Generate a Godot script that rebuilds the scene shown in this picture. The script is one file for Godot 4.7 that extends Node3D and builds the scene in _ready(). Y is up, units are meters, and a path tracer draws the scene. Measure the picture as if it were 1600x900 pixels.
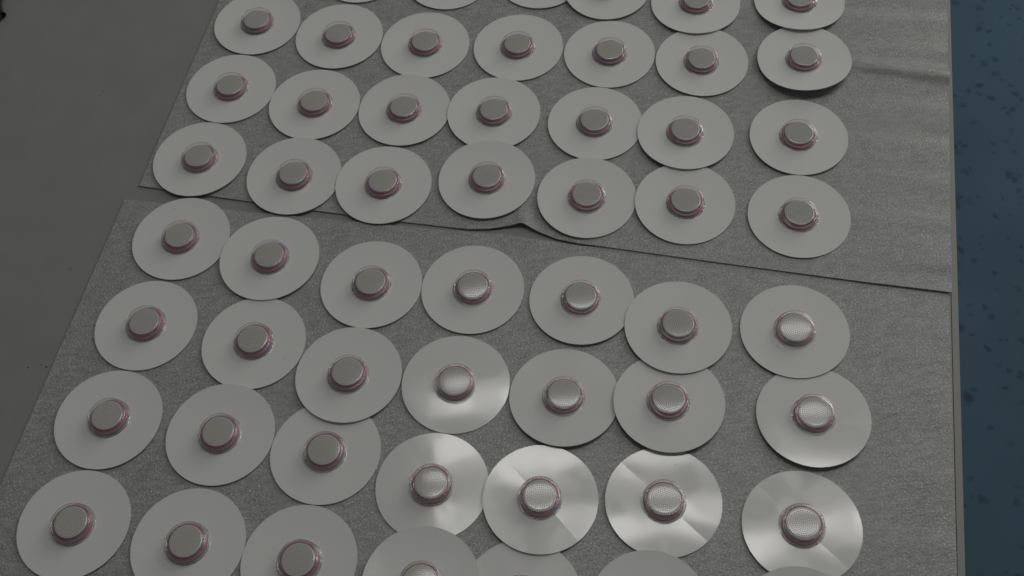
extends Node3D
# Round glossy patches laid out in rows on two foam sheets on a work table. Lengths below are millimetres, MM turns them into metres.

const MM := 0.001
const R := 25.0            # radius of a patch
const THICK := 0.42        # its thickness
const SHEET_TOP := -0.05   # top of the foam sheets; patches are laid on y = 0
const SHEET_THICK := 0.7
const TABLE_TOP := -0.85
const FLOOR := -750.0

var M := {}
var rng := RandomNumberGenerator.new()
var used_names := {}


func _ready() -> void:
	rng.seed = 71
	make_camera()
	make_light()
	make_materials()
	make_floor()
	make_table()
	make_sheets()
	rng.seed = 5
	make_patches()
	make_small_things()


# ------------------------------------------------------------------ camera and light
func make_camera() -> void:
	var p := 1.01300095
	var r := -0.10930306
	var up0 := Vector3(0, cos(p), -sin(p))
	var right := Vector3(cos(r), 0, 0) + up0 * sin(r)
	var up := Vector3(-sin(r), 0, 0) + up0 * cos(r)
	var cam := Camera3D.new()
	cam.name = "camera"
	cam.fov = rad_to_deg(2.0 * atan(450.0 / 1737.29))
	cam.near = 0.02
	cam.far = 12.0
	cam.transform = Transform3D(Basis(right, up, right.cross(up)), Vector3(0, 0.45731, 0))
	add_child(cam)
	cam.current = true


func make_light() -> void:
	var env := Environment.new()
	env.background_mode = Environment.BG_COLOR
	env.background_color = Color(0.272, 0.278, 0.277)      # the dim walls of the room
	env.tonemap_mode = Environment.TONE_MAPPER_LINEAR
	env.tonemap_exposure = 1.0
	env.sdfgi_enabled = true
	env.ssao_enabled = true
	env.ssil_enabled = true
	var we := WorldEnvironment.new()
	we.name = "environment"
	we.environment = env
	add_child(we)
	# two ceiling fittings: the near one is what the lower right patches mirror
	ceiling_lamp(Vector3(0.36, 1.9, -0.93), 1.15, 0.38, 0.47, "white twin-tube ceiling lamp above the near end of the table")
	ceiling_lamp(Vector3(1.5, 1.35, -1.0), 0.9, 0.5, 0.66, "white twin-tube lamp hanging lower, beyond the right edge of the table")
	window(Vector3(2.45, 1.2, -2.7), Vector2(1.3, 1.2), -0.65, 2.1)


func ceiling_lamp(at: Vector3, long: float, deep: float, energy: float, label: String) -> void:
	var lamp := Node3D.new()
	lamp.name = numbered("ceiling_lamp")
	add_child(lamp, true)
	lamp.position = at
	tag(lamp, label, "ceiling lamp", "ceiling lamps over the table")
	var housing := BoxMesh.new()
	housing.size = Vector3(long + 0.06, 0.06, deep + 0.06)
	var h := put("housing", housing, M_plain("lamp_housing", Color(0.8, 0.8, 0.78), 0.5), lamp)
	h.position.y = 0.05
	var glow := StandardMaterial3D.new()
	glow.resource_name = "lamp_tube"
	glow.albedo_color = Color(0.9, 0.9, 0.88)
	glow.emission_enabled = true
	glow.emission = Color(1.0, 0.99, 0.96)
	glow.emission_energy_multiplier = 0.6
	var wide := deep * 0.27
	for side in [-1, 1]:
		var face := BoxMesh.new()
		face.size = Vector3(long, 0.012, wide)
		var z: float = side * (deep - wide) / 2.0
		put("light_tube", face, glow, lamp).position = Vector3(0, 0.012, z)
		var light := AreaLight3D.new()
		light.name = "tube_light"
		light.area_size = Vector2(long, wide)
		light.light_color = Color(1.0, 0.993, 0.978)
		light.light_energy = energy / 2.0
		light.shadow_enabled = true
		light.rotation.x = -PI / 2
		light.position = Vector3(0, 0.003, z)
		light.set("area_range", 12.0)
		lamp.add_child(light, true)


# the daylit window whose sheen lies on the far right of the foam
func window(at: Vector3, size: Vector2, turn: float, energy: float) -> void:
	var w := Node3D.new()
	w.name = "window"
	add_child(w, true)
	w.position = at
	w.rotation.y = turn
	tag(w, "bright window in a white frame, far beyond the right end of the table", "window")
	var white := M_plain("window_frame", Color(0.75, 0.75, 0.73), 0.5)
	for side in [-1, 1]:
		var post := BoxMesh.new()
		post.size = Vector3(0.07, size.y + 0.14, 0.08)
		put("frame", post, white, w).position = Vector3(side * (size.x + 0.07) / 2.0, 0, 0)
		var rail := BoxMesh.new()
		rail.size = Vector3(size.x, 0.07, 0.08)
		put("frame", rail, white, w).position = Vector3(0, side * (size.y + 0.07) / 2.0, 0)
	var glow := StandardMaterial3D.new()
	glow.resource_name = "window_daylight"
	glow.albedo_color = Color(0.8, 0.82, 0.85)
	glow.emission_enabled = true
	glow.emission = Color(1.0, 0.99, 0.965)
	glow.emission_energy_multiplier = 0.5
	var pane := BoxMesh.new()
	pane.size = Vector3(size.x, size.y, 0.01)
	put("pane", pane, glow, w).position.z = -0.02
	var light := AreaLight3D.new()
	light.name = "window_light"
	light.area_size = size
	light.light_color = Color(1.0, 0.99, 0.965)
	light.light_energy = energy
	light.shadow_enabled = true
	light.rotation.y = PI
	light.position.z = 0.002
	light.set("area_range", 12.0)
	w.add_child(light, true)


# ------------------------------------------------------------------ helpers
func numbered(called: String) -> String:
	var n: int = used_names.get(called, 0)
	used_names[called] = n + 1
	return called if n == 0 else "%s_%03d" % [called, n]


func tag(o: Node, label: String, category: String, group := "") -> void:
	o.set_meta("label", label)
	o.set_meta("category", category)
	if group:
		o.set_meta("group", group)


func put(called: String, mesh: Mesh, mat: Material, parent: Node) -> MeshInstance3D:
	var o := MeshInstance3D.new()
	o.name = called
	o.mesh = mesh
	o.material_override = mat
	parent.add_child(o, true)
	return o


func M_plain(called: String, c: Color, rough: float, spec := 0.5) -> StandardMaterial3D:
	var m := StandardMaterial3D.new()
	m.resource_name = called
	m.albedo_color = c.linear_to_srgb()
	m.roughness = rough
	m.metallic_specular = spec
	return m


func tri(st: SurfaceTool, a: Vector3, b: Vector3, c: Vector3) -> void:
	st.add_vertex(a * MM); st.add_vertex(b * MM); st.add_vertex(c * MM)


func quad(st: SurfaceTool, a: Vector3, b: Vector3, c: Vector3, d: Vector3) -> void:
	tri(st, a, b, c)
	tri(st, a, c, d)


func finish(st: SurfaceTool) -> ArrayMesh:
	st.index()
	st.generate_normals()
	return st.commit()


# a profile of (radius, height) points turned round the y axis, listed from the outside bottom to the inside top
func lathe(profile: Array, segs := 48, closed := false) -> ArrayMesh:
	var st := SurfaceTool.new()
	st.begin(Mesh.PRIMITIVE_TRIANGLES)
	var group := 0
	var n := profile.size()
	var last: int = n if closed else n - 1
	for i in last:
		var p0: Vector2 = profile[i]
		var p1: Vector2 = profile[(i + 1) % n]
		if i > 0:
			var before: Vector2 = p0 - profile[i - 1]
			if absf(before.angle_to(p1 - p0)) > 0.75:
				group += 1
		st.set_smooth_group(group)
		for k in segs:
			var a0 := TAU * k / segs
			var a1 := TAU * (k + 1) / segs
			var d0 := Vector3(cos(a0), 0, sin(a0))
			var d1 := Vector3(cos(a1), 0, sin(a1))
			var a := d0 * p0.x + Vector3.UP * p0.y
			var b := d1 * p0.x + Vector3.UP * p0.y
			var c := d1 * p1.x + Vector3.UP * p1.y
			var d := d0 * p1.x + Vector3.UP * p1.y
			if p1.x < 1e-4:
				tri(st, a, b, c)
			elif p0.x < 1e-4:
				tri(st, a, c, d)
			else:
				quad(st, a, b, c, d)
	return finish(st)


func ring_profile(r: float, y: float, rr: float, ry: float, n := 10) -> Array:
	var out := []
	for i in n:
		var a := TAU * i / n
		out.append(Vector2(r + rr * cos(a), y + ry * sin(a)))
	return out


func grid(freq: float, size: int, octaves: int, seed_: int, kind := FastNoiseLite.TYPE_SIMPLEX_SMOOTH) -> PackedByteArray:
	var n := FastNoiseLite.new()
	n.noise_type = kind
	n.seed = seed_
	n.frequency = freq
	n.fractal_octaves = octaves
	var im := n.get_seamless_image(size, size, false, false, 0.12, true)
	im.convert(Image.FORMAT_L8)
	return im.get_data()


# ------------------------------------------------------------------ materials
func make_materials() -> void:
	# closed-cell foam: fine grain of cells with a faint streak from the roll
	var size := 1024
	var fine := grid(0.20, size, 2, 11)
	var mid := grid(0.07, size, 3, 12)
	var wide := grid(0.012, size, 3, 13)
	var colour := Image.create(size, size, false, Image.FORMAT_RGB8)
	var relief := Image.create(size, size, false, Image.FORMAT_L8)
	for y in size:
		for x in size:
			var i := y * size + x
			var streak := mid[(y * size + (x * 13 / 32) % size)]
			var f := (fine[i] - 128) / 128.0
			var s := (streak - 128) / 128.0
			var w := (wide[i] - 128) / 128.0
			var g := clampf(0.43 * (1.0 + 0.37 * f + 0.17 * s + 0.07 * w + (0.5 if f > 0.55 else 0.0)), 0.05, 0.9)
			colour.set_pixel(x, y, Color(g * 0.985, g * 1.0, g * 0.985).linear_to_srgb())
			var h := clampf(0.5 + 0.42 * f + 0.25 * s, 0, 1)
			relief.set_pixel(x, y, Color(h, h, h))
	var foam := StandardMaterial3D.new()
	foam.resource_name = "foam"
	foam.albedo_texture = ImageTexture.create_from_image(colour)
	foam.roughness = 0.38
	foam.backlight_enabled = true
	foam.backlight = Color(0.55, 0.55, 0.545)
	foam.heightmap_enabled = true
	foam.heightmap_texture = ImageTexture.create_from_image(relief)
	foam.heightmap_scale = 0.018
	foam.uv1_triplanar = true
	foam.uv1_world_triplanar = true
	foam.uv1_scale = Vector3.ONE * 4.0
	M.foam = foam

	# flecked vinyl floor
	var fs := 768
	var tone := grid(0.004, fs, 3, 23)
	var dark := PackedFloat32Array()
	dark.resize(fs * fs)
	for k in 1150:
		var cx := rng.randi_range(0, fs - 1)
		var cy := rng.randi_range(0, fs - 1)
		var long := rng.randf_range(2.0, 5.6)
		var across := long * rng.randf_range(0.5, 1.0)
		var turn := rng.randf_range(0, PI)
		var deep := rng.randf_range(0.25, 1.0)
		for dy in range(-14, 15):
			for dx in range(-14, 15):
				var q := Vector2(dx, dy).rotated(turn)
				var d := sqrt(pow(q.x / long, 2.0) + pow(q.y / across, 2.0)) + 0.12 * sin(q.angle() * 3.0 + k) + 0.10 * sin(q.angle() * 2.0 + 2.3 * k)
				var at: int = posmod(cy + dy, fs) * fs + posmod(cx + dx, fs)
				dark[at] = maxf(dark[at], deep * (1.0 - smoothstep(0.3, 1.5, d)))
	var fi := Image.create(fs, fs, false, Image.FORMAT_RGB8)
	for y in fs:
		for x in fs:
			var i := y * fs + x
			var base := Color(0.066, 0.126, 0.178) * (0.90 + 0.20 * tone[i] / 255.0)
			var c := base.lerp(Color(0.026, 0.05, 0.074), dark[i] * 0.8)
			c.a = 1.0
			fi.set_pixel(x, y, c.linear_to_srgb())
	var vinyl := StandardMaterial3D.new()
	vinyl.resource_name = "flecked_vinyl"
	vinyl.albedo_texture = ImageTexture.create_from_image(fi)
	vinyl.roughness = 0.62
	vinyl.metallic_specular = 0.25
	vinyl.uv1_triplanar = true
	vinyl.uv1_world_triplanar = true
	vinyl.uv1_scale = Vector3.ONE * 1.1
	M.vinyl = vinyl

	# painted table top with a faint unevenness
	var ts := 512
	var t1 := grid(0.02, ts, 4, 31)
	var t2 := grid(0.3, ts, 1, 32)
	var ti := Image.create(ts, ts, false, Image.FORMAT_RGB8)
	for y in ts:
		for x in ts:
			var i := y * ts + x
			var g := 0.295 * (1.0 + 0.05 * (t1[i] - 128) / 128.0 + 0.015 * (t2[i] - 128) / 128.0)
			ti.set_pixel(x, y, Color(g, g * 1.005, g * 0.98).linear_to_srgb())
	var top := StandardMaterial3D.new()
	top.resource_name = "table_laminate"
	top.albedo_texture = ImageTexture.create_from_image(ti)
	top.roughness = 0.42
	top.uv1_triplanar = true
	top.uv1_world_triplanar = true
	top.uv1_scale = Vector3.ONE * 3.0
	M.top = top
	M.band = M_plain("table_edge_band", Color(0.29, 0.285, 0.265), 0.5)

	M.disc = M_plain("glossy_white_film", Color(0.80, 0.80, 0.793), 0.10, 0.55)
	var smudge := grid(0.012, 512, 4, 41)
	var si := Image.create(512, 512, false, Image.FORMAT_L8)
	for y in 512:
		for x in 512:
			var v := 0.075 + 0.055 * smoothstep(0.4, 0.75, smudge[y * 512 + x] / 255.0)
			si.set_pixel(x, y, Color(v, v, v))
	M.disc.roughness = 1.0
	M.disc.roughness_texture = ImageTexture.create_from_image(si)
	M.disc.uv1_triplanar = true
	M.disc.uv1_world_triplanar = true
	M.disc.uv1_scale = Vector3.ONE * 5.0
	M.pink = M_plain("pink_gel", Color(0.385, 0.20, 0.26), 0.16, 0.5)
	M.plate = M_plain("needle_plate", Color(0.62, 0.61, 0.575), 0.14, 0.8)
	M.needle = M_plain("needle_tip", Color(0.43, 0.425, 0.40), 0.6, 0.2)
	var clear := StandardMaterial3D.new()
	clear.resource_name = "clear_plastic"
	clear.transparency = BaseMaterial3D.TRANSPARENCY_ALPHA
	clear.albedo_color = Color(0.9, 0.88, 0.88, 0.05)
	clear.roughness = 0.06
	M.clear = clear
	var rim := StandardMaterial3D.new()
	rim.resource_name = "clear_plastic_rim"
	rim.refraction_enabled = true
	rim.refraction_scale = 0.05
	rim.albedo_color = Color(0.97, 0.96, 0.96, 0.0)
	rim.roughness = 0.05
	M.rim = rim
	M.black = M_plain("black_rubber", Color(0.018, 0.018, 0.019), 0.5)
	M.crumb = M_plain("dark_crumb", Color(0.06, 0.055, 0.05), 0.9)


# ------------------------------------------------------------------ floor and table
func make_floor() -> void:
	var plane := PlaneMesh.new()
	plane.size = Vector2(8, 8)
	var f := put("floor", plane, M.vinyl, self)
	f.position = Vector3(0, FLOOR * MM, -1.2)
	tag(f, "dark blue vinyl floor with darker flecks, below the table", "floor")
	f.set_meta("kind", "structure")


func edge_x(z: float) -> float:      # the table's right edge
	return 171.4 + (z + 124.4) * (171.4 - 261.6) / (-124.4 + 442.7)


func slab(near_l: Vector2, near_r: Vector2, far_r: Vector2, far_l: Vector2, top: float, low: float, chamfer: float) -> ArrayMesh:
	var st := SurfaceTool.new()
	st.begin(Mesh.PRIMITIVE_TRIANGLES)
	st.set_smooth_group(-1)
	var ring := [near_l, near_r, far_r, far_l]
	var mid: Vector2 = (near_l + near_r + far_r + far_l) / 4.0
	var v := func(k: int, y: float, inset: float) -> Vector3:
		var p: Vector2 = ring[k % 4]
		p += (mid - p).normalized() * inset * 1.4
		return Vector3(p.x, y, p.y)
	for k in 4:
		quad(st, v.call(k, low, 0.0), v.call(k, top - chamfer, 0.0), v.call(k + 1, top - chamfer, 0.0), v.call(k + 1, low, 0.0))
		quad(st, v.call(k, top - chamfer, 0.0), v.call(k, top, chamfer), v.call(k + 1, top, chamfer), v.call(k + 1, top - chamfer, 0.0))
	quad(st, v.call(0, top, chamfer), v.call(3, top, chamfer), v.call(2, top, chamfer), v.call(1, top, chamfer))
	quad(st, v.call(0, low, 0.0), v.call(1, low, 0.0), v.call(2, low, 0.0), v.call(3, low, 0.0))
	return finish(st)


func make_table() -> void:
	var t := Node3D.new()
	t.name = "work_table"
	add_child(t, true)
	tag(t, "smooth grey work table under the foam sheets, its right edge above blue floor", "table")
	var zn := 330.0
	var zf := -1500.0
	var rn := edge_x(zn)
	var rf := edge_x(zf)
	var top := slab(Vector2(rn - 1250, zn - 354), Vector2(rn - 3.2, zn), Vector2(rf - 3.2, zf), Vector2(rf - 1250, zf - 354), TABLE_TOP, TABLE_TOP - 28, 0.4)
	put("table_top", top, M.top, t)
	put("edge_band", slab(Vector2(rn - 3.1, zn), Vector2(rn, zn), Vector2(rf, zf), Vector2(rf - 3.1, zf), TABLE_TOP + 0.05, TABLE_TOP - 28, 0.3), M.band, t)


# ------------------------------------------------------------------ foam sheets
func along(points: Array, x: float) -> float:      # z of a line of points at x
	for i in points.size() - 1:
		var a: Vector2 = points[i]
		var b: Vector2 = points[i + 1]
		if x <= b.x or i == points.size() - 2:
			return lerpf(a.y, b.y, (x - a.x) / (b.x - a.x))
	return points[-1].y


const LOWER_TOP := [Vector2(-196.3, -365.9), Vector2(-140.1, -351.2), Vector2(-93.6, -339.7), Vector2(-32.0, -324.2), Vector2(-1.8, -317.4), Vector2(36.9, -305.3), Vector2(94, -291.5), Vector2(205.5, -261.5)]
const UPPER_END := [Vector2(-189.5, -373.8), Vector2(-147.2, -360.6), Vector2(-95.2, -344.7), Vector2(-49.5, -331.3), Vector2(-17.6, -322.5), Vector2(-8, -321.3), Vector2(2, -321.6), Vector2(8.3, -321.9), Vector2(10.2, -320.6), Vector2(16.4, -315.9), Vector2(25.4, -310.4), Vector2(37.0, -306.1), Vector2(94.3, -288.6), Vector2(166.8, -266.6), Vector2(205.3, -255.6)]


func upper_height(x: float, z: float) -> float:
	var h := SHEET_TOP
	# lies over the other sheet at its lower right
	var to_end := along(UPPER_END, x) - z
	h += 0.73 * smoothstep(15.0, 50.0, x) * (1.0 - smoothstep(14.0, 40.0, to_end))
	# the buckled lip
	var d := x - 8.7
	var lip := maxf(0.0, 1.0 - absf(d) / (40.0 if d < 0 else 28.0))
	h += 1.3 * pow(lip, 1.2) * exp(-pow(maxf(to_end, 0.0) / 7.5, 2.0))
	h += 0.9 * exp(-pow((d - to_end * 0.12) / 4.0, 2.0)) * (1.0 - smoothstep(10.0, 40.0, to_end))
	# the raised fold that runs in from the right edge
	var crest := -401.5 + (x - 196.3) * 0.335
	var amp := smoothstep(150.0, 214.0, x)
	var off := z - crest
	h += 3.4 * amp * exp(-pow(off / (7.0 if off < 0 else 4.6), 2.0))
	h -= 0.2 * amp * exp(-pow((off - 11.5) / 4.0, 2.0))
	# shallow cross waves, strongest along the right edge
	var q := z - 0.30 * x
	var wave := sin(q * 0.27 + 0.02 * x) + 0.3 * sin(q * 0.49 + 1.3 + 0.03 * x) + 0.6 * sin(q * 0.13 + 0.4 - 0.02 * x)
	h += 0.43 * smoothstep(95.0, 218.0, x) * (wave + 1.7)
	return h


func lower_height(x: float, z: float) -> float:
	var q := z - 0.28 * x
	var wave := sin(q * 0.17 + 0.3) + 0.6 * sin(q * 0.41 + 1.1)
	return SHEET_TOP + 0.17 * smoothstep(110.0, 190.0, x) * (wave + 1.6)


func sheet(called: String, far_edge: Array, near_edge: Array, x0s: Vector2, x1s: Vector2, height: Callable, nu: int, nv: int) -> ArrayMesh:
	# x0s: left and right ends of the far edge; x1s: of the near edge
	var top := []
	for j in nv + 1:
		var v := float(j) / nv
		var row := []
		for i in nu + 1:
			var u := float(i) / nu
			var xf := lerpf(x0s.x, x0s.y, u)
			var xn := lerpf(x1s.x, x1s.y, u)
			var p := Vector2(xf, along(far_edge, xf)).lerp(Vector2(xn, along(near_edge, xn)), v)
			row.append(Vector3(p.x, height.call(p.x, p.y), p.y))
		top.append(row)
	var st := SurfaceTool.new()
	st.begin(Mesh.PRIMITIVE_TRIANGLES)
	var down := Vector3(0, -SHEET_THICK, 0)
	for j in nv:
		for i in nu:
			st.set_smooth_group(0)
			quad(st, top[j][i], top[j][i + 1], top[j + 1][i + 1], top[j + 1][i])
			st.set_smooth_group(1)
			quad(st, top[j][i] + down, top[j + 1][i] + down, top[j + 1][i + 1] + down, top[j][i + 1] + down)
	st.set_smooth_group(2)
	for i in nu:
		quad(st, top[0][i + 1], top[0][i], top[0][i] + down, top[0][i + 1] + down)
		quad(st, top[nv][i], top[nv][i + 1], top[nv][i + 1] + down, top[nv][i] + down)
	for j in nv:
		quad(st, top[j][0], top[j + 1][0], top[j + 1][0] + down, top[j][0] + down)
		quad(st, top[j + 1][nu], top[j][nu], top[j][nu] + down, top[j + 1][nu] + down)
	return finish(st)


func make_sheets() -> void:
	var far := [Vector2(-140, -640), Vector2(330, -620)]
	var up := put("foam_sheet", sheet("upper", far, UPPER_END, Vector2(-116.5, 311.0), Vector2(-189.5, 205.3), upper_height, 300, 190), M.foam, self)
	up.name = numbered("foam_sheet")
	tag(up, "thin grey foam sheet at the back, wrinkled along its right edge, lip buckled up", "foam sheet", "foam sheets under the patches")
	var near := [Vector2(-260, -20), Vector2(140, -20)]
	var lo := put("foam_sheet", sheet("lower", LOWER_TOP, near, Vector2(-196.3, 205.5), Vector2(-290.0, 139.0), lower_height, 200, 140), M.foam, self)
	lo.name = numbered("foam_sheet")
	tag(lo, "flat speckled grey foam sheet at the front, tucked under the wrinkled sheet at right", "foam sheet", "foam sheets under the patches")


# ------------------------------------------------------------------ patches
# name, x, z, label; from the bottom of the pile to the top
func patch_table() -> Array:
	return [
		["A1", -68.1, -515.8, "leftmost of the cut-off white round patches at the top edge of the photo"],
		["A2", -17.3, -502.5, "second of the cut-off white round patches at the top edge, counted from left"],
		["A3", 36.4, -495.0, "cut-off round patch at the top edge, just left of one showing a pink sliver"],
		["A4", 73.2, -480.3, "round patch at the top edge, only a sliver of its pink ring showing"],
		["B6", 116.6, -416.5, "back sheet patch tucked under one at top edge, second column from right"],
		["A5", 121.2, -460.9, "round patch cut by the top edge at mid button, overlapping the one in front"],
		["B7", 170.8, -408.6, "round patch propped up on the fold of the foam, deep shadow under its rim"],
		["A6", 178.5, -453.1, "rightmost patch at the top edge, overlapping the patch propped on the foam fold"],
		["B1", -129.6, -483.6, "white round patch at the back left corner of the foam sheet"],
		["B2", -82.2, -465.7, "white round patch second from left in the back sheet's row behind three others"],
		["B3", -33.7, -451.7, "white round patch third from left in the topmost fully visible row"],
		["B4", 18.2, -442.2, "white round patch fourth from left in the topmost fully visible row"],
		["B5", 67.7, -429.9, "white round patch fifth from left in the topmost fully visible row"],
		["C1", -143.0, -434.9, "leftmost white round patch in the middle row of the back foam sheet"],
		["C2", -96.3, -416.4, "second patch from left, middle row of the back foam sheet"],
		["C3", -47.3, -405.2, "third patch from left, middle row of the back foam sheet"],
		["C4", 0.6, -395.9, "patch in back sheet's middle row, its front rim under the patch by the lip"],
		["C5", 53.3, -381.6, "fifth patch from left, middle row of the back foam sheet"],
		["D5", 42.6, -333.4, "patch just right of the foam's buckled lip, at the sheet's end"],
		["D6", 90.9, -323.3, "second patch from right in the row at the back sheet's near end"],
		["C6", 99.1, -368.1, "patch in back sheet's middle row whose front rim overlaps the next patch"],
		["C7", 156.1, -357.2, "rightmost patch in the back sheet's middle row, in front of the propped one"],
		["D1", -157.7, -386.7, "patch at the back sheet's near left corner, its rim over the table gap"],
		["D2", -107.0, -368.3, "second patch from left in the row at the back sheet's near end"],
		["D3", -60.2, -356.2, "third patch from left in the row at the back sheet's near end"],
		["D4", -6.8, -351.8, "patch just left of the foam's buckled lip, overlapping the one behind"],
		["D7", 144.9, -307.9, "rightmost patch at the back sheet's near end, standing apart from its neighbours"],
		["E1", -164.3, -336.1, "patch at the front sheet's back left corner, right rim under its neighbour"],
		["F2", -125.2, -270.3, "second patch from left in the front sheet's second row"],
		["E2", -118.7, -318.0, "front sheet's first row, second from left, overlapping the corner patch"],
		["E3", -68.2, -296.0, "third patch from left in the front sheet's first row, plain grey button top"],
		["E4", -19.0, -286.7, "fourth patch from left in front sheet's first row, dots faint on its button"],
		["E5", 32.5, -274.1, "front sheet's first row patch with dotted button, right rim under its neighbour"],
		["G6", 54.6, -169.3, "bright satin patch with diagonal seam, its back rim under a plain patch"],
		["G4", -44.2, -188.0, "bright satin patch with a fan of light at its back, fourth in its row"],
		["H5", -10.0, -134.3, "cut-off patch at the bottom edge under the brightest satin patch"],
		["G5", 2.3, -176.5, "brightest satin patch, diagonal seam, rows of dark dots on its button"],
		["F5", 18.2, -223.7, "plain grey patch with dotted button and faint seam, behind the brightest satin patch"],
		["F6", 64.7, -215.1, "grey patch tucked under one behind it, resting on bright satin patch in front"],
		["E6", 75.4, -253.4, "grey patch with smooth dark button overlapping two others, first row of front sheet"],
		["F7", 126.7, -200.9, "rightmost patch of second front row, bright along its near rim"],
		["E7", 128.4, -244.6, "rightmost patch of first front row, overlapping the patch in front of it"],
		["F1", -178.3, -286.9, "leftmost patch in the front sheet's second row"],
		["G3", -91.1, -209.6, "patch largely covered at the back by another, third in third front row"],
		["F3", -80.0, -247.3, "patch with hairline seam at right, lying far over the patch in front"],
		["F4", -30.6, -236.5, "satin patch with a bright band across its near half and a seam there"],
		["G1", -191.7, -238.0, "leftmost patch in the front sheet's third row"],
		["G2", -139.1, -224.1, "second patch from left in the front sheet's third row"],
		["G7", 110.3, -151.8, "satin patch at the lower right with one bright wedge, standing apart"],
		["H1", -202.0, -188.5, "patch at the lower left corner of the photo"],
		["H2", -150.8, -173.9, "second patch from left in the row along the bottom edge"],
		["H3", -102.6, -160.5, "patch at the bottom edge with bright glints at its button's upper right"],
		["H4", -51.4, -144.8, "patch cut by the bottom edge at its button, overlapping a satin patch"],
		["H6", 41.3, -123.8, "cut-off patch at the bottom edge in front of the seamed satin patch"],
		["H7", 100.3, -110.0, "patch at the bottom edge, barely in view, at the lower right"],
	]


# which patch lies on which
const OVER := "A5>B6 A6>B7 C6>D6 D4>C4 E6>F6 E7>F7 F3>G3 F6>G6 G5>G4 H4>G4 G5>H5 H6>G6 H7>G7 E6>E5 F6>F5 E2>F2 C6>C5 D6>D5 C2>C1 E2>E1 D3>D2 C3>B3 C4>C3 C4>B4 D5>C5 G2>F2 A4>A3 D2>C2 H4>H5 F5>G5"
# direction of the seam in degrees where the photograph shows it
const SEAM := {"G5": 56, "G6": 52, "G7": 54, "G4": 63, "F4": 79, "F5": 42, "F6": 70, "F3": 24, "E5": 14, "F7": 109, "H4": 64}
# how the film lies: tilt towards x and z in mm per radius, rim rise in mm, angle between its halves in mm per radius,
# and how far the film is drawn up in a shallow cone round its button
const LIE := {
	"F4": [0.0, -0.36, -0.14, 0.04, 0.0],
	"G4": [0.15, -0.28, 0.05, 0.30, 0.45],
	"G5": [0.05, -0.12, 0.02, 0.50, 0.58],
	"G6": [-0.1, -0.22, 0.0, 0.55, 0.50],
	"G7": [0.0, 0.05, 0.12, 0.55, 0.60],
	"E5": [0.0, 0.35, 0.50, 0.10, 0.0],
	"E6": [0.0, 0.35, 0.50, 0.0, 0.0],
	"E7": [0.0, 0.35, 0.50, 0.0, 0.0],
	"F5": [0.0, 0.80, 0.35, 0.32, 0.0],
	"F6": [0.0, 1.10, 0.35, 0.10, 0.0],
	"F7": [0.0, 1.10, 0.05, 0.05, 0.1],
	"H4": [0.0, 1.00, 0.40, 0.10, 0.0],
}
# buttons that lean a little towards the viewer, so that their tops catch the lamp
const LEAN := {"E4": 0.05, "E5": 0.055, "E7": 0.05, "F4": 0.03, "F5": 0.03, "F6": 0.035, "F7": 0.03}


# a speck of dust on the film
const SPECK := {"E1": Vector2(-4.5, -19), "E7": Vector2(-8.0, -12), "G5": Vector2(20.5, -12), "G6": Vector2(8.0, -16), "F2": Vector2(15, 11)}


class Lie:
	var at: Vector2
	var hover := 0.35
	var tilt := Vector2.ZERO
	var rise := 0.5
	var cone := 0.0
	var saddle := Vector2.ZERO
	var seam := 0.0
	var fold := 0.0
	var step := 0.0
	var bends: Array = []      # [direction, lift]

	func height(p: Vector2, half: int) -> float:
		var q := p / 25.0
		var r2 := q.length_squared()
		var h := hover + tilt.dot(q) + rise * r2 - cone * sqrt(r2 + 0.04) + saddle.x * (q.x * q.x - q.y * q.y) + saddle.y * 2.0 * q.x * q.y
		for b in bends:
			var s := maxf(0.0, q.dot(b[0]))
			h += b[1] * s * s
		if half == 1:
			var n := Vector2(-sin(seam), cos(seam))
			h += step + fold * q.dot(n)
		return h


func half_of(lie: Lie, p: Vector2) -> int:
	return 1 if p.dot(Vector2(-sin(lie.seam), cos(lie.seam))) > 0.0 else 0


func half_disc(lie: Lie, half: int) -> ArrayMesh:
	var st := SurfaceTool.new()
	st.begin(Mesh.PRIMITIVE_TRIANGLES)
	var na := 40
	var nr := 9
	var start := lie.seam + (0.0 if half == 1 else PI)
	var gap := 0.006
	var inward := Vector2(-sin(lie.seam), cos(lie.seam)) * (gap if half == 1 else -gap)
	var pts := []
	for j in nr + 1:
		var row := []
		for i in na + 1:
			var a := start + PI * i / na
			var p := Vector2(cos(a), sin(a)) * R * j / nr
			if i == 0 or i == na or j == 0:
				p += inward
			row.append(Vector3(p.x, lie.height(p, half), p.y))
		pts.append(row)
	var down := Vector3(0, -THICK, 0)
	for j in nr:
		for i in na:
			var a: Vector3 = pts[j][i]
			var b: Vector3 = pts[j][i + 1]
			var c: Vector3 = pts[j + 1][i + 1]
			var d: Vector3 = pts[j + 1][i]
			st.set_smooth_group(0)
			if j == 0:
				tri(st, a, d, c)
			else:
				quad(st, a, d, c, b)
			st.set_smooth_group(1)
			if j == 0:
				tri(st, a + down, c + down, d + down)
			else:
				quad(st, a + down, b + down, c + down, d + down)
	st.set_smooth_group(2)
	for i in na:
		var a: Vector3 = pts[nr][i]
		var b: Vector3 = pts[nr][i + 1]
		quad(st, b, a, a + down, b + down)
	st.set_smooth_group(3)
	for j in nr:
		quad(st, pts[j][0], pts[j + 1][0], pts[j + 1][0] + down, pts[j][0] + down)
		quad(st, pts[j + 1][na], pts[j][na], pts[j][na] + down, pts[j + 1][na] + down)
	return finish(st)


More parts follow.
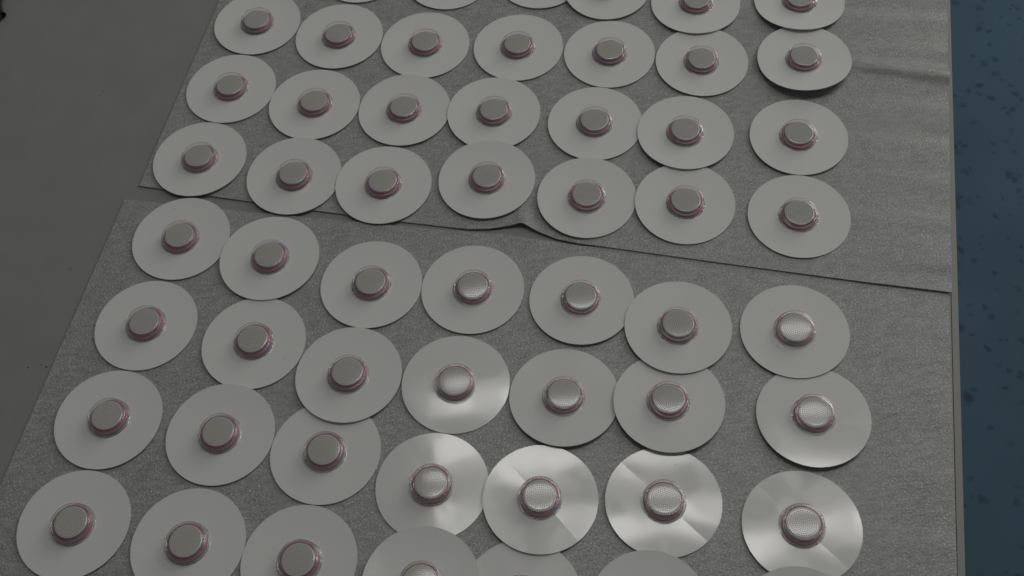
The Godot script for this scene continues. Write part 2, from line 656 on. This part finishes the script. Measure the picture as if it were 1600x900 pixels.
func needle_mesh() -> ArrayMesh:
	var st := SurfaceTool.new()
	st.begin(Mesh.PRIMITIVE_TRIANGLES)
	st.set_smooth_group(-1)
	for ring in 8:
		var count := 1 if ring == 0 else 6 * ring
		for k in count:
			var a := TAU * k / count + 0.1 * ring
			var c := Vector3(cos(a), 0, sin(a)) * 0.91 * ring
			c.y = -0.09 * pow(ring * 0.91 / 6.4, 2.0)
			for s in 6:
				var b0 := TAU * s / 6.0
				var b1 := TAU * (s + 1) / 6.0
				tri(st, c + Vector3(cos(b0), 0, sin(b0)) * 0.29, c + Vector3(cos(b1), 0, sin(b1)) * 0.29, c + Vector3(0, 0.5, 0))
	return finish(st)


func make_patches() -> void:
	var lies := {}
	var table := patch_table()
	var order := []
	var pairs := OVER.split(" ")
	for row in table:
		var lie := Lie.new()
		var key: String = row[0]
		lie.at = Vector2(row[1], row[2])
		lie.seam = deg_to_rad(SEAM[key]) if SEAM.has(key) else rng.randf_range(0, PI)
		lie.tilt = Vector2(rng.randf_range(-0.15, 0.15), rng.randf_range(-0.15, 0.15))
		lie.rise = rng.randf_range(0.35, 0.75)
		lie.saddle = Vector2(rng.randf_range(-0.16, 0.16), rng.randf_range(-0.16, 0.16))
		lie.fold = rng.randf_range(-0.03, 0.03) if SEAM.has(key) else 0.0
		lie.step = 0.12 if SEAM.has(key) else 0.0
		if LIE.has(key):
			var l: Array = LIE[key]
			lie.tilt = Vector2(l[0], l[1])
			lie.rise = l[2]
			lie.fold = l[3]
			lie.cone = l[4]
			lie.saddle = Vector2(0.14, 0.0) if key == "F4" else lie.saddle * 0.6
			lie.hover += l[4]
		lies[key] = lie
		order.append(key)
	lies.B7.bends.append([Vector2(0.15, 1).normalized(), 3.2])
	lies.D1.bends.append([Vector2(0, 1), 0.5])
	lies.D4.bends.append([Vector2(0.5, 1).normalized(), 0.7])
	lies.D5.bends.append([Vector2(-1, 0.3).normalized(), 0.7])
	# lay each patch down on those under it
	var done := {}
	while done.size() < order.size():
		for key in order:
			if done.has(key):
				continue
			var under := []
			var ready := true
			for p in pairs:
				var two := p.split(">")
				if two[0] == key:
					under.append(two[1])
					ready = ready and done.has(two[1])
			if not ready:
				continue
			done[key] = true
			for low in under:
				rest_on(lies[key], lies[low])
			clear_sheet(lies[key])
	# the button, shared by all
	var pink := lathe([Vector2(8.45, -0.3), Vector2(8.8, 0.25), Vector2(8.75, 0.85), Vector2(8.5, 1.2), Vector2(8.1, 1.35), Vector2(7.7, 1.3), Vector2(7.35, 1.45), Vector2(7.15, 1.9), Vector2(7.05, 2.75), Vector2(0, 2.75)])
	var plate := lathe([Vector2(6.95, 2.76), Vector2(7.2, 2.9), Vector2(7.2, 3.12), Vector2(7.0, 3.26), Vector2(6.6, 3.29), Vector2(4.5, 3.34), Vector2(2.2, 3.37), Vector2(0, 3.38)])
	var needles := needle_mesh()
	var cap := lathe([Vector2(10.0, 0.03), Vector2(9.5, 0.10), Vector2(9.3, 0.3), Vector2(9.2, 0.8), Vector2(9.05, 3.0), Vector2(8.85, 3.5), Vector2(8.45, 3.85), Vector2(7.95, 4.0), Vector2(7.5, 3.95), Vector2(7.35, 3.6)])
	var flange := lathe(ring_profile(9.45, 0.14, 0.26, 0.16), 64, true)
	var shoulder := lathe(ring_profile(8.55, 3.62, 0.17, 0.17), 64, true)
	var st := SurfaceTool.new()
	st.begin(Mesh.PRIMITIVE_TRIANGLES)
	st.set_smooth_group(0)
	crumb(st, Vector3.ZERO, 0.2)
	var speck := finish(st)
	for row in table:
		var key: String = row[0]
		var lie: Lie = lies[key]
		var t := Node3D.new()
		t.name = numbered("round_patch")
		add_child(t, true)
		t.position = Vector3(lie.at.x, 0, lie.at.y) * MM
		tag(t, row[3], "patch", "round patches laid out on the foam sheets")
		for half in 2:
			put("backing_half", half_disc(lie, half), M.disc, t)
		# the button stands on the film and leans with it
		var e := 4.0
		var hx := (lie.height(Vector2(e, 0), half_of(lie, Vector2(e, 0))) - lie.height(Vector2(-e, 0), half_of(lie, Vector2(-e, 0)))) / (2 * e)
		var hz := (lie.height(Vector2(0, e), half_of(lie, Vector2(0, e))) - lie.height(Vector2(0, -e), half_of(lie, Vector2(0, -e)))) / (2 * e)
		var up := Vector3(-hx + rng.randf_range(-0.012, 0.012), 1, -hz + rng.randf_range(-0.012, 0.012) + (LEAN[key] if LEAN.has(key) else 0.0)).normalized()
		var spin := rng.randf_range(0, TAU)
		var x_axis := Vector3(cos(spin), 0, sin(spin))
		x_axis = (x_axis - up * up.dot(x_axis)).normalized()
		var base := 0.0
		for k in 8:
			var q := Vector2(cos(k * TAU / 8), sin(k * TAU / 8)) * 9.5
			base += lie.height(q, half_of(lie, q)) / 8.0
		var tf := Transform3D(Basis(x_axis, up, x_axis.cross(up)), Vector3(rng.randf_range(-0.35, 0.35), base + 0.02, rng.randf_range(-0.35, 0.35)) * MM)
		put("pink_ring", pink, M.pink, t).transform = tf
		var pl := put("needle_plate", plate, M.plate, t)
		pl.transform = tf
		var nd := put("microneedles", needles, M.needle, pl)
		nd.position.y = 3.372 * MM
		nd.set_meta("kind", "stuff")
		var lean := Basis(Vector3(cos(spin), 0, sin(spin)), rng.randf_range(-0.01, 0.01))
		var cp := put("clear_cap", cap, M.clear, t)
		cp.transform = Transform3D(lean * tf.basis, tf.origin)
		if SPECK.has(key):
			var at: Vector2 = SPECK[key]
			put("dust_speck", speck, M.crumb, t).position = Vector3(at.x, lie.height(at, half_of(lie, at)), at.y) * MM
		put("flange", flange, M.rim, cp)
		put("cap_edge", shoulder, M.rim, cp)


func rest_on(upper: Lie, lower: Lie) -> void:
	if (lower.at - upper.at).length() > 2 * R:
		return
	upper.hover += 0.3 * minf(lift_needed(upper, lower), 1.4)
	var need := lift_needed(upper, lower)
	if need > 0.0:
		upper.bends.append([(lower.at - upper.at).normalized(), need])


func lift_needed(upper: Lie, lower: Lie) -> float:
	var d := lower.at - upper.at
	var dir := d.normalized()
	var need := 0.0
	for i in 41:
		for j in 41:
			var p := Vector2(i - 20, j - 20) / 20.0 * R
			if p.length() > R or (p - d).length() > R:
				continue
			var gap := upper.height(p, half_of(upper, p)) - THICK - lower.height(p - d, half_of(lower, p - d)) - 0.06
			var s := maxf(0.05, p.dot(dir) / R)
			need = maxf(need, -gap / (s * s))
	return need


func clear_sheet(lie: Lie) -> void:      # keep the film above the foam
	var need := 0.0
	for i in 25:
		for j in 25:
			var p := Vector2(i - 12, j - 12) / 12.0 * R
			if p.length() > R:
				continue
			var w := p + lie.at
			var ground := lower_height(w.x, w.y)
			if w.y < along(UPPER_END, w.x):
				ground = upper_height(w.x, w.y)
			need = maxf(need, ground + 0.05 - (lie.height(p, half_of(lie, p)) - THICK))
	lie.hover += need


# ------------------------------------------------------------------ small things
func tube(path: Array, radius: float, sides := 10) -> ArrayMesh:
	var st := SurfaceTool.new()
	st.begin(Mesh.PRIMITIVE_TRIANGLES)
	st.set_smooth_group(0)
	var rings := []
	for i in path.size():
		var a: Vector3 = path[maxi(i - 1, 0)]
		var b: Vector3 = path[mini(i + 1, path.size() - 1)]
		var t := (b - a).normalized()
		var side := t.cross(Vector3.UP).normalized()
		var up := side.cross(t)
		var ring := []
		for k in sides + 1:
			var w := TAU * k / sides
			ring.append(path[i] + (side * cos(w) + up * sin(w)) * radius)
		rings.append(ring)
	for i in path.size() - 1:
		for k in sides:
			quad(st, rings[i][k], rings[i + 1][k], rings[i + 1][k + 1], rings[i][k + 1])
	return finish(st)


func make_small_things() -> void:
	# the loops of a black cable that just reach into the frame at the upper left
	var path := []
	for i in 161:
		var a := TAU * i / 40.0 - 0.4
		var r := 21.0 - 1.3 * sin(i * 0.11)
		path.append(Vector3(-306 + r * cos(a) + 0.05 * i - 4.0, TABLE_TOP + 2.3 + 1.4 * sin(i * 0.3) + 1.4, -533 + r * 0.5 * sin(a) + 0.16 * i))
	var cable := put("cable_coil", tube(path, 2.1), M.black, self)
	tag(cable, "black coiled cable on the table, just reaching in at the upper left corner", "cable")
	# crumbs on the bare table and on a few patches
	var st := SurfaceTool.new()
	st.begin(Mesh.PRIMITIVE_TRIANGLES)
	st.set_smooth_group(0)
	var spots := [Vector3(-215.8, TABLE_TOP, -444.7), Vector3(-228.2, TABLE_TOP, -271.6), Vector3(-225.6, TABLE_TOP, -270.3), Vector3(-234.3, TABLE_TOP, -271.0), Vector3(-220.5, TABLE_TOP, -325.7)]
	for s in spots:
		crumb(st, s, rng.randf_range(0.25, 0.5))
	for k in 14:
		crumb(st, Vector3(rng.randf_range(-280, -215), TABLE_TOP, rng.randf_range(-500, -230)), rng.randf_range(0.08, 0.2))
	var c := put("crumbs", finish(st), M.crumb, self)
	c.set_meta("kind", "stuff")
	tag(c, "few dark crumbs scattered on the bare grey table", "crumbs")


func crumb(st: SurfaceTool, at: Vector3, r: float) -> void:
	var n := 7
	var rim := []
	for k in n:
		var a := TAU * k / n
		var w := r * rng.randf_range(0.7, 1.25)
		rim.append(at + Vector3(w * cos(a), 0.02, w * sin(a)))
	for k in n:
		tri(st, rim[k], rim[(k + 1) % n], at + Vector3(0, r * 0.5, 0))
